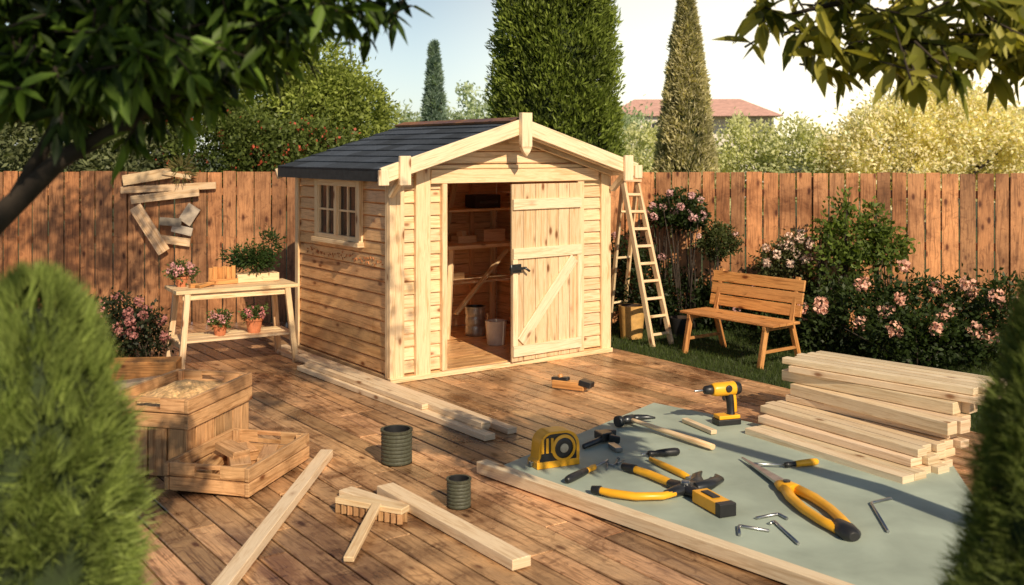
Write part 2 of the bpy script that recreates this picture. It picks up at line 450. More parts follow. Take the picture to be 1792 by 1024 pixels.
fence((-9.6, 13.05, 0), (1.0, 13.05, 0), lambda x: .82, gap=.015)
fence((1.02, 13.05, 0), (7.8, 11.55, 0), lambda x: 1.75 if x < 1.75 else 1.08, gap=.018, bwid=.185)  # first boards tinted paler: sunlight on them put into the colour

# ------------------------------------------------------------------ SHED
shed = empty('wooden_shed', A, RZ)
Wd, Dp = 2.59, 2.04; AP = 1.295; SL = .301; RT = 2.38
def zr(s): return RT-SL*abs(s-AP)
mb = MB(); c0 = .06; ch = .12
def wallplank(mb, a, b_, y, z, m, ax='x', outward=-1, th=.026, tl=.10):
    t = rt(.84, 1.08, .05)
    if ax == 'x': mb.beam((a, y, z+ch/2), (b_, y, z+ch/2), th, ch-.007, m, tint=t, up=(0, -outward*tl, 1))
    else: mb.beam((y, a, z+ch/2), (y, b_, z+ch/2), th, ch-.007, m, tint=t, up=(-outward*tl, 0, 1))
for k in range(15):
    z = c0+k*ch
    if 10 <= k <= 14:
        wallplank(mb, .03, .55, .013, z, 0, 'y'); wallplank(mb, 1.5, Dp-.03, .013, z, 0, 'y')
    else: wallplank(mb, .03, Dp-.03, .013, z, 0, 'y')
    wallplank(mb, .03, Dp-.03, Wd-.013, z, 0, 'y', 1)
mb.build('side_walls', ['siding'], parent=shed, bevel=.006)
mb = MB()
for k in range(15):
    z = c0+k*ch
    wallplank(mb, .03, .56, .013, z, 0); wallplank(mb, 2.16, Wd-.03, .013, z, 0)
    wallplank(mb, .03, Wd-.03, Dp-.013, z, 1, 'x', 1)
z = 1.86
while z < RT-.06:
    e = AP-(RT-.05-z-ch*.5)/SL
    e = max(e, .0)
    wallplank(mb, e, Wd-e, .013, z, 0); wallplank(mb, e, Wd-e, Dp-.013, z, 1, 'x', 1); z += ch
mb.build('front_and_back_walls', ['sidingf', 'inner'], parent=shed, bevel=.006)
mb = MB()
for k in range(15):
    z = c0+k*ch
    mb.box(Wd-.045, Wd-.031, .05, Dp-.05, z, z+ch-.006); mb.box(.05, Wd-.05, Dp-.045, Dp-.031, z, z+ch-.006)
for q in range(4):
    x = .5+q*.55; mb.box(x, x+.05, Dp-.09, Dp-.047, .06, 1.9, tint=rt(.7, .9))
for sgn in (-1, 1):
    for i in range(12):
        yy = .06+i*.16
        mb.beam((AP+sgn*1.24, yy+.08, zr(0)-.032), (AP, yy+.08, RT-.055), .15, .012)
mb.build('inner_lining', ['inner'], parent=shed, bevel=.002)
mb = MB()
tr = lambda: rt(.95, 1.03, .02)
mb.box(-.022, .13, -.03, .0, .03, 1.93, tint=tr())
mb.box(-.024, -.002, .002, .06, .03, 1.9, tint=tr())
mb.box(-.024, -.002, Dp-.07, Dp+.01, .03, 1.86, tint=tr())
mb.box(Wd-.11, Wd+.02, -.03, .0, .03, 1.93, tint=tr())
mb.box(.245, .40, -.045, -.001, .03, 1.95, tint=tr())
mb.box(.525, .58, -.05, .03, .05, 1.80, tint=tr())
mb.box(2.16, 2.24, -.04, -.001, .05, 1.80, tint=tr())
mb.box(.40, 2.42, -.055, -.002, 1.80, 1.93, tint=tr())
mb.box(.30, 2.50, -.03, -.003, 1.935, 1.97, tint=tr())
mb.box(-.03, Wd+.02, -.06, -.002, -.0, .045, tint=tr())
mb.box(-.02, .03, .0, Dp, .0, .05, tint=(.6, .55, .5))
mb.box(Wd-.03, Wd+.02, .0, Dp, .0, .05, tint=(.6, .55, .5))
mb.build('trim', ['pine'], parent=shed, bevel=.004)
mb = MB()
y = .0
while y < Dp-.03:
    mb.box(.03, Wd-.03, y, y+.116, .01, .052, tint=rt(.9, 1.15)); y += .12
mb.build('floor', ['siding'], parent=shed, bevel=.002)
OL, OR, OF, OB = .21, .14, .25, .0
mb = MB()
for sgn, ov in ((-1, OL), (1, OR)):
    se = AP+sgn*(AP+ov); ze = zr(se)
    tmid = (-OF+Dp+OB)/2; wd = Dp+OF+OB
    dirv = Vector((AP-se, 0, RT-ze)).normalized(); up = Vector((-dirv.z, 0, dirv.x))
    if up.z < 0: up = -up
    mb.beam(Vector((se, tmid, ze))-up*.02, Vector((AP, tmid, RT))-up*.02, wd, .035, 1, up=up, tint=(1, 1, 1))
    mb.box(se-.012 if sgn < 0 else se-.01, se+.01 if sgn < 0 else se+.012, -OF, Dp+OB, ze-.095, ze+.012, 1, tint=(1, 1, 1))
    slen = math.hypot(AP-se, RT-ze); nC = 8; cl = slen/nC
    for i in range(nC):
        t = -OF-.0-random.uniform(0, .2)
        while t < Dp+OB:
            te = t+random.uniform(.28, .38); a = max(t, -OF); b_ = min(te, Dp+OB)
            if b_-a > .03:
                st = Vector((se, (a+b_)/2, ze))+dirv*(cl*i-.012)+up*.016
                en = Vector((se, (a+b_)/2, ze))+dirv*(cl*(i+1)+.02)+up*.004
                k = random.uniform(.55, 1.5)
                mb.beam(st, en, b_-a-.008, .015, 0, up=up, tint=(k, k*1.0, k*1.03))
            t = te
mb.build('roof_shingles', ['shingle', 'felt'], parent=shed)
mb = MB()
for i in range(7):
    a = -OF+.02+i*(Dp+OF+OB-.02)/7; b_ = a+(Dp+OF+OB-.02)/7-.004
    for sgn in (-1, 1):
        mb.beam((AP+sgn*.055, a, RT+.022), (AP+sgn*.055, b_, RT+.022), .13, .024, 0, up=(sgn*.301, 0, 1), tint=rt(.5, .7))
mb.build('ridge_cap', ['fence'], parent=shed, bevel=.002)
mb = MB()
for sgn, ov in ((-1, OL), (1, OR)):
    se = AP+sgn*(AP+ov+.02)
    mb.beam((se, -OF-.017, zr(se)-.035), (AP, -OF-.017, RT-.035), .032, .14, up=(0, 0, 1), tint=rt(1.0, 1.03, .01))
    mb.beam((se, Dp+OB+.017, zr(se)-.06), (AP, Dp+OB+.017, RT-.06), .03, .11, up=(0, 0, 1), tint=rt(.7, .8, .01))
    mb.beam((se, -OF+.03, zr(se)-.085), (AP, -OF+.03, RT-.085), .045, .07, tint=rt(.8, .9, .01))
    mb.beam((AP+sgn*(AP-.0), -.075, zr(0)-.10), (AP, -.075, RT-.10), .035, .10, tint=rt(.9, 1.0, .01))
    bx = AP+sgn*(AP+.02)
    mb.box(bx-.055, bx+.055, -OF-.07, -OF-.034, 1.80, 2.06, tint=rt(1, 1.03, .01))
    mb.beam((bx, -OF-.03, 1.90), (bx, -.03, 1.90), .08, .10, tint=rt(.9, 1, .01))
    mb.beam((bx, -OF+.01, 1.86), (bx, -.045, 1.70), .06, .05, tint=rt(.9, 1, .01))
    mb.box(se-.05, se+.05, -OF-.06, -OF-.034, zr(se)-.12, zr(se)+.015, tint=rt(1, 1.03, .01))
mb.box(AP-.06, AP+.06, -OF-.09, -OF-.034, 2.14, 2.47, tint=(1.02, 1.02, 1.02))
mx = Matrix.Translation((AP, -OF-.085, 0))
mb.prism([(-.06, 2.139), (-.035, 2.09), (0, 2.05), (.035, 2.09), (.06, 2.139)], .045, mx, 0, (1, 1, 1))
mb.box(AP-.04, AP+.04, -OF-.034, -.08, 2.18, 2.26, tint=(.9, .9, .9))
mb.build('barge_boards', ['pinew'], parent=shed, bevel=.004)
mb = MB()
y0, y1, z0, z1 = .53, 1.52, 1.235, 1.83
mb.box(-.045, .0, y0, y0+.075, z0, z1, tint=tr()); mb.box(-.045, .0, y1-.075, y1, z0, z1, tint=tr())
mb.box(-.046, .0, y0+.0755, y1-.0755, z1-.07, z1-.001, tint=tr()); mb.box(-.07, .0, y0-.02, y1+.02, z0-.045, z0-.001, tint=tr())
mb.box(-.044, .0, y0+.0755, y1-.0755, z0+.001, z0+.045, tint=tr())
ym = (y0+y1)/2
mb.box(-.055, .0, ym-.03, ym+.03, z0+.0455, z1-.0705, tint=tr())
for a, b_ in ((y0+.0755, ym-.0305), (ym+.0305, y1-.0755)):
    c = (a+b_)/2
    mb.box(-.032, -.005, c-.010, c+.010, z0+.046, z1-.071, tint=tr())
    zm = (z0+z1)/2-.01; mb.box(-.030, -.007, a, b_, zm-.010, zm+.010, tint=tr())
    mb.box(-.037, -.004, a, a+.018, z0+.046, z1-.071, tint=tr()); mb.box(-.037, -.004, b_-.018, b_, z0+.046, z1-.071, tint=tr())
mb.box(-.012, -.009, y0+.07, y1-.07, z0+.04, z1-.06, 1)
mb.build('window', ['pine', 'glass'], parent=shed, bevel=.003)
mb = MB(); y = .15
while y < 1.75:
    zc = c0+8*ch+.06
    for q in range(random.randint(1, 2)):
        a = (y+random.uniform(-.012, .012), zc+random.uniform(-.03, .025)); b_ = (a[0]+random.uniform(-.022, .022), a[1]+random.uniform(-.025, .025))
        if math.dist(a, b_) > .01: mb.beam((-.007, a[0], a[1]), (-.007, b_[0], b_[1]), .010, .007, up=(1, 0, 0), tint=rt(.9, 1.4))
    y += random.uniform(.03, .06)
mb.build('carved_marks', ['red'], parent=shed)
door = MB(); dw = .90
for i in range(6):
    a = i*dw/6; door.box(a+.002, a+dw/6-.004, -.012, .012, .0, 1.73, 0, tint=rt(.76, .96, .04))
tk = -.036
for z in (.05, 1.0, 1.48): door.box(.0+.005, dw-.005, tk, -.0125, z, z+.105, 1, tint=tr())
door.box(dw-.06, dw-.001, tk+.002, -.0125, .156, .999, 1, tint=tr()); door.box(.001, .06, tk+.002, -.0125, .156, .999, 1, tint=tr())
door.beam((.10, tk/2-.006, .19), (.80, tk/2-.006, .97), .022, .11, 1, up=(-.7, 0, .7), tint=tr())
door.box(-.06, .14, -.075, -.045, .90, .925, 2); door.box(-.02, .09, -.05, -.0375, .87, .955, 2)
door.tube([(-.045, -.06, .86), (-.045, -.06, .955)], .014, 8, 2); door.tube([(.12, -.065, .915), (.17, -.08, .88)], .012, 8, 2)
do = door.build('door', ['sidingf', 'pinew', 'dsteel'], parent=shed, bevel=.003)
do.location = (1.285, -.085, .05); do.rotation_euler = (0, 0, math.radians(3))

# shed contents
wb = MB()
wb.box(1.45, 2.5, 1.35, 1.98, 1.02, 1.06, tint=rt(1, 1.1)); wb.box(1.6, 2.5, 1.45, 1.98, .62, .645); wb.box(1.6, 2.5, 1.55, 1.98, 1.42, 1.445)
for x in (1.52, 2.45):
    wb.beam((x-.10, 1.3, .052), (x+.03, 1.42, 1.02), .05, .06); wb.beam((x, 1.95, .052), (x, 1.93, 1.44), .05, .05)
wb.beam((1.6, 1.42, .3), (2.3, 1.42, .98), .03, .06, up=(0, 1, 0))
wb.beam((1.75, 1.9, 1.07), (1.95, 1.96, 1.8), .03, .07)
wb.build('workbench', ['pine'], loc=A, rz=RZ, bevel=.003)
wb = MB(); wb.box(1.75, 2.0, 1.6, 1.75, 1.061, 1.14); wb.box(1.8, 1.86, 1.6, 1.72, 1.141, 1.2); wb.box(2.1, 2.4, 1.6, 1.8, 1.061, 1.2); wb.box(1.7, 1.9, 1.7, 1.85, .646, .72); wb.build('wood_offcuts', ['pine'], loc=A, rz=RZ, bevel=.003)
wb = MB(); wb.box(2.0, 2.35, 1.62, 1.85, 1.446, 1.60, tint=(.9, .9, .9)); wb.box(2.05, 2.3, 1.60, 1.619, 1.50, 1.54, tint=(3, 3, 3)); wb.build('tool_case', ['black'], loc=A, rz=RZ, bevel=.008)
def can(name, x, y, z, r, h, mat, ribs=0, inner='black', taper=1.0):
    mb = MB(); prof = [(0, 0), (r*taper, 0)]
    if ribs:
        for i in range(ribs):
            za = h*i/ribs; zb = h*(i+1)/ribs
            prof += [(r*.95, za), (r, za+(zb-za)*.3), (r, za+(zb-za)*.7), (r*.95, zb)]
    prof += [(r*1.04, h*.94), (r*1.05, h), (r*.86, h)]
    mb.lathe((0, 0, 0), prof, 32, 0)
    mb.lathe((0, 0, 0), [(r*.86, h), (r*.80*taper, h*.35), (0, h*.35)], 32, 1)
    return mb.build(name, [mat, inner], loc=(x, y, z))
can('metal_can', -.41, 11.72, .055, .115, .32, 'galv', ribs=3, inner='dsteel')
can('plastic_bucket', -.17, 11.15, .055, .11, .25, 'white', taper=.85, inner='white')
can('garden_bucket', 1.36, 11.95, -.02, .145, .37, 'tan', taper=.85, inner='soil')
can('cord_spool', -.78, 7.10, 0, .105, .225, 'greencan', ribs=9)
can('cord_spool', -.315, 6.22, 0, .072, .165, 'greencan', ribs=8)

# ------------------------------------------------------------------ lumber
def lumber(name, boards, mat='pinew', bevel=.003):
    mb = MB()
    for (p0, p1, ww, hh) in boards: mb.beam(p0, p1, ww, hh, tint=rt(.90, 1.03, .02))
    return mb.build(name, [mat], bevel=bevel)
lumber('timber_planks', [
    (sh(-.14, 2.1, .024), sh(-.10, -2.05, .024), .085, .044),
    (sh(-.25, 1.9, .024), sh(-.215, -1.85, .024), .085, .044),
    (sh(-.42, 1.0, .024), sh(-.335, -2.1, .024), .095, .044),
    (sh(-.31, 1.3, .070), sh(-.27, -1.95, .070), .085, .044),
    (sh(-.40, .9, .070), sh(-.345, -1.2, .0705), .06, .040)], 'pinew')
lumber('timber_beam', [((-1.27, 7.2, .03), (-1.40, 4.5, .03), .085, .055)])
lumber('timber_beam', [((-.78, 6.45, .03), (.05, 5.28, .03), .115, .055)])
lumber('timber_offcut', [((-1.02, 6.42, .022), (-.62, 6.08, .022), .10, .04)])
lumber('timber_beam', [((-.20, 6.86, .045), (1.80, 4.6, .045), .085, .075)])
lumber('wooden_dowel', [((1.33, 8.10, .03), (1.49, 7.74, .03), .05, .03)])
mb = MB()
mb.beam((-1.01, 6.13, .075), (-.60, 5.93, .075), .085, .035, 0)
for i in range(11):
    for j in range(2):
        p = Vector((-1.0, 6.13, 0)).lerp(Vector((-.62, 5.935, 0)), i/10)+Vector((-.2, -.4, 0)).normalized()*(j*.045-.022)
        mb.beam(p+Vector((0, 0, .0)), p+Vector((0, 0, .058)), .03, .034, 1, tint=rt(.6, 1))
mb.beam((-.77, 5.98, .085), (-.835, 5.36, .016), .055, .028, 0)
mb.build('deck_brush', ['pine', 'crate'], bevel=.004)

st = MB()
dv = Vector((.53, -.85, 0)).normalized(); sv = Vector((.85, .53, 0))
def layer(o, L, nb, bw_, z, h, ang=0, gap=.006):
    R = Matrix.Rotation(ang, 3, 'Z'); d = R@dv; q = R@sv; o = Vector(o)
    for i in range(nb):
        p = o+q*(i*(bw_+gap)+bw_/2)+d*random.uniform(-.03, .03)
        st.beam(p+Vector((0, 0, z+h/2)), p+d*(L+random.uniform(-.02, .03))+Vector((0, 0, z+h/2)), bw_, h-.004, tint=rt(.80, 1.02, .04))
layer((1.72, 7.78, 0), 1.36, 5, .115, .0, .055)
layer((1.86, 7.90, 0), 1.33, 4, .115, .056, .055, .02)
layer((1.88, 8.02, 0), 1.42, 5, .09, .112, .055, .0, .014)
layer((2.10, 8.15, 0), 1.33, 3, .11, .168, .05, .08, .01)
layer((2.15, 8.10, 0), 1.36, 3, .10, .219, .09, .0, .01)
layer((2.12, 8.2, 0), 1.40, 3, .105, .310, .085, .12, .01)
layer((2.12, 8.12, 0), 1.48, 5, .074, .396, .05, .20, .027)
layer((2.12, 8.16, 0), 1.46, 5, .074, .447, .05, .20, .027)
st.build('lumber_stack', ['pinew'], bevel=.003)

# ------------------------------------------------------------------ mat and tools
mb = MB(); pl = [(-.17, 6.84), (2.3, 4.15), (2.95, 7.05), (1.18, 8.74)]
for z in (.003, .009):
    for a, b_ in pl: mb.v.append(Vector((a, b_, z)))
mb.face([4, 5, 6, 7], [(0, 0)]*4, (1, 1, 1), 0); mb.face([3, 2, 1, 0], [(0, 0)]*4, (1, 1, 1), 0)
for i in range(4): mb.face([i, (i+1) % 4, 4+(i+1) % 4, 4+i], [(0, 0)]*4, (.9, .9, .9), 0)
mb.build('work_mat', ['mat'])
Z = .010
mb = MB()
def arcp(cx, cz, r, a0, a1, n=8): return [(cx+r*math.cos(math.radians(a0+(a1-a0)*i/n)), cz+r*math.sin(math.radians(a0+(a1-a0)*i/n))) for i in range(n+1)]
prof = [(-.16, 0), (.14, 0)]+[(.155, .03), (.155, .10)]+arcp(.05, .13, .105, 0, 90)+arcp(-.05, .145, .09, 90, 180)+[(-.15, .06), (-.16, .05)]
mb.prism(prof, .13, Matrix.Translation((0, -.065, 0)), 0)
mb.prism([(a*.86-.004, b_*.86+.018) for a, b_ in prof], .142, Matrix.Translation((0, -.071, 0)), 1)
mb.prism([(-.165, -.0), (.15, 0), (.15, .045), (-.165, .045)], .15, Matrix.Translation((0, -.075, .001)), 0)
Rx = Matrix.Rotation(math.radians(90), 3, 'X')
mb.lathe((.03, -.071, .125), [(.088, 0), (.088, .008), (.068, .012), (.068, .006)], 32, 0, mx=Rx)
mb.lathe((.03, -.071, .125), [(.068, .006), (.05, .012), (.03, .012)], 32, 1, mx=Rx)
mb.lathe((.03, -.071, .125), [(.03, .012), (.03, .016), (0, .016)], 24, 2, mx=Rx)
for q in range(3): mb.box(-.135+q*.035, -.115+q*.035, -.079, -.0715, .10, .20-q*.0, 0)
mb.box(-.185, -.163, -.02, .02, .01, .04, 2)
mb.build('tape_measure', ['yellow', 'black', 'steel'], loc=(.285, 7.02, Z), rz=math.radians(24), bevel=.007, seg=2)
mb = MB()
h0 = Vector((.90, 8.02, Z+.045)); h1 = Vector((1.40, 7.32, Z+.03)); d = (h1-h0).normalized(); q = Vector((-d.y, d.x, 0))
mb.tube([h0-d*.03, h0+d*.1, h0.lerp(h1, .5), h0.lerp(h1, .8), h1], [.022, .02, .024, .03, .026], 12, 0, flat=.75)
mb.tube([h0-q*.13, h0-q*.10, h0-q*.07], [.042, .044, .028], 14, 1)
mb.tube([h0-q*.07, h0-q*.03, h0+q*.03], [.028, .036, .034], 12, 1)
mb.tube([h0+q*.03, h0+q*.09+Vector((0, 0, .0)), h0+q*.15+d*.03, h0+q*.19+d*.08], [.034, .026, .02, .008], 10, 1, flat=.9)
mb.build('claw_hammer', ['pine', 'dsteel'])
mb = MB()
mb.tube([(-.10, 0, .27), (-.07, 0, .27), (.08, 0, .27), (.12, 0, .268), (.135, 0, .265)], [.045, .052, .055, .048, .03], 18, 0)
mb.tube([(-.17, 0, .27), (-.16, 0, .27), (-.10, 0, .27)], [.018, .032, .038], 16, 1)
mb.tube([(-.25, 0, .27), (-.17, 0, .27)], [.007, .009], 8, 2)
mb.tube([(.045, 0, .24), (.06, 0, .16), (.065, 0, .085), (.06, 0, .06)], [.042, .034, .034, .045], 14, 1, flat=.85)
mb.tube([(.075, 0, .235), (.09, 0, .16), (.09, 0, .09)], [.03, .024, .026], 10, 0)
mb.box(-.07, .125, -.055, .055, .0, .045, 1); mb.box(-.06, .12, -.05, .05, .046, .075, 0)
mb.tube([(.01, 0, .225), (-.0, 0, .20), (.01, 0, .18)], [.014, .012, .01], 8, 1)
mb.tube([(.02, -.05, .28), (.02, -.062, .28)], [.03, .026], 14, 1); mb.tube([(.09, -.0, .27), (.14, 0, .27)], [.057, .045], 16, 1)
mb.build('cordless_drill', ['yellow', 'black', 'steel'], loc=(1.62, 8.05, Z), rz=math.radians(18), bevel=.006, seg=2)
mb = MB()
mb.tube([(.50, 7.36, .03), (.60, 7.48, .035), (.66, 7.55, .04)], [.018, .02, .026], 10, 0)
mb.beam((.62, 7.56, .05), (.71, 7.60, .05), .13, .06, 0, w1=.09); mb.beam((.70, 7.52, .05), (.77, 7.49, .04), .05, .05, 0, w1=.02); mb.beam((.68, 7.64, .05), (.76, 7.67, .04), .05, .05, 0, w1=.02)
mb.build('adjustable_wrench', ['dsteel'], bevel=.006)
def screwdriver(p0, p1, p2, cols=('black', 'yellow'), r=.026):
    mb = MB(); p0, p1, p2 = [Vector((*p, Z+r)) for p in (p0, p1, p2)]
    f = lambda t: p0.lerp(p1, t)
    mb.tube([f(0), f(.04), f(.15), f(.45), f(.7)], [r*.5, r*.85, r, r*.95, r*.8], 12, 0)
    mb.tube([f(.7), f(.78), f(.92), f(1)], [r*.8, r*.62, r*.8, r*.7], 12, 1)
    mb.tube([p1, p1.lerp(p2, .85), p2], [.007, .007, .009], 8, 2, tint=(1, 1, 1))
    return mb.build('screwdriver', [cols[0], cols[1], 'steel'])
screwdriver((.34, 6.59), (.54, 6.87), (.64, 7.02))
screwdriver((2.04, 7.0), (1.80, 6.92), (1.60, 6.95), ('yellow', 'black'), .024)
screwdriver((1.15, 7.22), (.93, 7.16), (.88, 7.15), ('black', 'black'), .028)
mb = MB()
mb.tube([(.93, 7.07, .03), (1.0, 6.92, .032), (1.09, 6.74, .03), (1.12, 6.68, .028)], [.015, .02, .022, .018], 12, 0)
mb.beam((1.12, 6.68, .03), (1.20, 6.57, .02), .045, .014, 1, w1=.06, h1=.005)
mb.build('wood_chisel', ['yellow', 'steel'], bevel=.002)
mb = MB()
J = Vector((1.06, 6.42, .04))
def P3(a, b_, z=.04): return Vector((a, b_, z))
mb.tube([P3(.50, 6.40), P3(.53, 6.385), P3(.60, 6.33), P3(.74, 6.27), P3(.90, 6.28), P3(.98, 6.33)], [.018, .026, .03, .03, .028, .024], 12, 0, flat=.8)
mb.tube([P3(.485, 6.405), P3(.54, 6.378)], [.022, .03], 12, 1)
mb.tube([P3(.74, 6.86), P3(.78, 6.83), P3(.88, 6.70), P3(.96, 6.57), P3(1.01, 6.48)], [.02, .028, .03, .03, .024], 12, 0, flat=.8)
mb.tube([P3(.725, 6.875), P3(.80, 6.80)], [.024, .031], 12, 1)
mb.tube([P3(.93, 6.31), P3(1.0, 6.37), J, P3(1.12, 6.50)], [.034, .045, .05, .04], 12, 2, flat=.7)
mb.tube([P3(.98, 6.53), P3(1.04, 6.45), P3(1.10, 6.34), P3(1.16, 6.22)], [.032, .045, .045, .036], 12, 1, flat=.75)
mb.lathe((1.06, 6.42, .062), [(.03, 0), (.03, .02), (.022, .026), (0, .026)], 20, 3)
mb.tube([P3(1.10, 6.47), P3(1.16, 6.56), P3(1.17, 6.66), P3(1.22, 6.76)], [.04, .042, .032, .008], 10, 2, flat=.7)
mb.tube([P3(1.12, 6.44), P3(1.22, 6.50), P3(1.30, 6.60), P3(1.30, 6.70)], [.04, .045, .035, .008], 10, 2, flat=.7)
mb.beam((1.12, 6.27, .05), (1.22, 6.03, .05), .105, .07, 0); mb.beam((1.215, 6.045, .05), (1.235, 5.995, .05), .11, .075, 1)
mb.beam((1.14, 6.225, .089), (1.19, 6.105, .089), .05, .008, 1)
mb.build('pliers', ['yellow', 'black', 'dsteel', 'steel'], bevel=.008, seg=2)
mb = MB()
mb.beam((1.555, 7.10, .03), (1.69, 6.48, .04), .012, .010, 2, w1=.085, h1=.02)
mb.beam((1.60, 7.02, .018), (1.71, 6.46, .03), .012, .008, 2, w1=.07, h1=.016)
mb.tube([P3(1.655, 6.52), P3(1.68, 6.46), P3(1.72, 6.38)], [.035, .062, .06], 14, 0, flat=.6)
mb.lathe((1.685, 6.44, .07), [(.022, 0), (.022, .014), (0, .016)], 18, 3)
mb.tube([P3(1.67, 6.42), P3(1.66, 6.25), P3(1.68, 6.05), P3(1.73, 5.85), P3(1.78, 5.72)], [.036, .034, .031, .031, .032], 12, 0, flat=.8)
mb.tube([P3(1.74, 6.40), P3(1.80, 6.24), P3(1.835, 6.05), P3(1.845, 5.88), P3(1.84, 5.74)], [.036, .034, .031, .031, .032], 12, 0, flat=.8)
mb.tube([P3(1.795, 5.79), P3(1.815, 5.70), P3(1.825, 5.64), P3(1.83, 5.61)], [.05, .062, .055, .03], 14, 1, flat=.75)
mb.build('garden_shears', ['yellow', 'black', 'steel', 'dsteel'], bevel=.001)
def allen(*pts):
    mb = MB(); pp = [Vector((*p, Z+.009)) for p in pts]; out = [pp[0]]
    for a, b_, c in zip(pp[:-2], pp[1:-1], pp[2:]):
        q0 = b_+(a-b_).normalized()*.018; q1 = b_+(c-b_).normalized()*.018
        out += [q0, (q0+q1)/4+b_/2, q1]
    out.append(pp[-1]); mb.tube(out, .009, 6, 0); mb.build('allen_key', ['steel'])
allen((1.235, 5.70), (1.26, 5.84), (1.41, 5.76)); allen((1.385, 5.96), (1.53, 6.03), (1.56, 5.95))
allen((1.44, 5.87), (1.475, 5.91), (1.52, 5.57)); allen((2.275, 6.30), (2.127, 6.22), (2.06, 5.75))
for a, b_ in (((.62, 6.86), (.64, 7.02)), ((.67, 6.93), (.72, 7.12)), ((.60, 7.04), (.68, 6.97)), ((.76, 7.1), (.70, 7.0))):
    mb = MB(); mb.tube([(*a, Z+.006), (*b_, Z+.006)], [.002, .005], 6, 0); mb.tube([(*b_, Z+.006), (b_[0]+(b_[0]-a[0])*.02, b_[1]+(b_[1]-a[1])*.02, Z+.006)], .012, 8, 0); mb.build('nail', ['steel'])
mb = MB(); mb.beam((.745, 7.28, Z+.02), (.70, 7.42, Z+.02), .05, .03, 0); mb.build('steel_wedge', ['steel'], bevel=.003)
mb = MB()
mb.beam((.37, 9.32, .045), (.64, 9.18, .045), .09, .07, 0); mb.beam((.36, 9.33, .085), (.50, 9.255, .095), .06, .035, 1); mb.beam((.60, 9.2, .083), (.70, 9.15, .06), .10, .05, 1)
mb.tube([(.44, 9.28, .08), (.42, 9.29, .13)], [.02, .024], 10, 0)
mb.build('hand_plane', ['bench', 'dsteel'], bevel=.006)
n = 420
ang = rng.random(n)*6.28; rad = np.abs(rng.normal(0, .8, n))
sp = np.stack([-.35+np.cos(ang)*rad*1.1, 7.6+np.sin(ang)*rad, np.full(n, .004)], 1)
leaves('wood_shavings', sp, np.stack([rng.normal(size=n), rng.normal(size=n), np.abs(rng.normal(0, .15, n))], 1), rng.uniform(.01, .028, n), .009,
       colr(rng.random(n), (.25, .12, .06), (.75, .52, .3)), 'petal', 'diamond', face=np.tile(np.array([0, 0, 1.]), (n, 1))+rng.normal(size=(n, 3))*.3)

# ------------------------------------------------------------------ crates
def crate(name, o, ax, L, Wc, H, top_h, fill):
    o = Vector(o); ax = Vector(ax).normalized(); q = Vector((-ax.y, ax.x, 0)); th = .022
    mb = MB(); P = lambda a, b_, z: o+ax*a+q*b_+Vector((0, 0, z))
    if top_h < H-.05:
        for side in (0, 1):
            yb = th/2+.001 if side == 0 else Wc-th/2-.001
            nb = int(L/.12); w_ = L/nb
            for i in range(nb): mb.beam(P((i+.5)*w_, yb, 0.001), P((i+.5)*w_, yb, H-top_h), w_-.012, th, up=q, tint=rt(.65, 1.1))
            xb = th/2+.001 if side == 0 else L-th/2-.001
            nb = int(Wc/.12); w_ = Wc/nb
            for i in range(nb): mb.beam(P(xb, (i+.5)*w_, 0.001), P(xb, (i+.5)*w_, H-top_h), w_-.012, th, up=ax, tint=rt(.65, 1.1))
    rows = 2 if top_h > .15 else 1
    for r in range(rows):
        za = H-top_h+r*top_h/rows; zc = za+top_h/rows/2; hh = top_h/rows-.008
        for yb in (-.004, Wc+.004): mb.beam(P(-.01, yb, zc), P(L+.01, yb, zc), th+.006, hh, tint=rt(.9, 1.2))
        for xb in (.01, L-.01):
            if r == rows-1:
                mb.beam(P(xb, .012, zc), P(xb, Wc*.34, zc), th, hh, tint=rt(.9, 1.2)); mb.beam(P(xb, Wc*.66, zc), P(xb, Wc-.012, zc), th, hh, tint=rt(.9, 1.2))
                mb.beam(P(xb, Wc*.34, zc+hh*.33), P(xb, Wc*.66, zc+hh*.33), th, hh*.34, tint=rt(.9, 1.2)); mb.beam(P(xb, Wc*.34, zc-hh*.33), P(xb, Wc*.66, zc-hh*.33), th, hh*.34, tint=rt(.9, 1.2))
            else: mb.beam(P(xb, .012, zc), P(xb, Wc-.012, zc), th, hh, tint=rt(.9, 1.2))
    for a in (.04, L-.04):
        for b_ in (.035, Wc-.035): mb.beam(P(a, b_, .0), P(a, b_, H-.004), .035, .035, up=ax)
    zf = fill; mb.beam(P(.02, Wc/2, zf-.01), P(L-.02, Wc/2, zf-.01), Wc-.04, .02)
    ob = mb.build(name, ['crate'], bevel=.003); return P
P = crate('wooden_crate', (-2.09, 6.74, 0), (.197, .825, 0), .85, .56, .51, .20, .38)
mb = MB(); nx, ny = 34, 24
for i in range(nx):
    for j in range(ny):
        a = .03+i/(nx-1)*.79; b_ = .025+j/(ny-1)*.51
        z = .425+.10*math.exp(-((a-.42)/.26)**2-((b_-.28)/.18)**2)+random.uniform(-.005, .005)
        mb.v.append(P(a, b_, z))
for i in range(nx-1):
    for j in range(ny-1):
        k = i*ny+j; mb.face([k, k+ny, k+ny+1, k+1], [(0, 0)]*4, rt(.7, 1.15), 0, False)
mb.build('sawdust', ['saw'])
P = crate('wooden_crate', (-1.60, 6.34, 0), (.20, .78, 0), .82, .54, .19, .18, .03)
mb = MB()
mb.beam(P(.2, .15, .10), P(.5, .35, .14), .13, .09, tint=rt(.8, 1)); mb.beam(P(.45, .12, .08), P(.7, .2, .10), .10, .06); mb.beam(P(.15, .38, .08), P(.6, .46, .12), .10, .05); mb.beam(P(.3, .2, .17), P(.42, .40, .19), .12, .05); mb.beam(P(.6, .3, .07), P(.72, .45, .09), .12, .07)
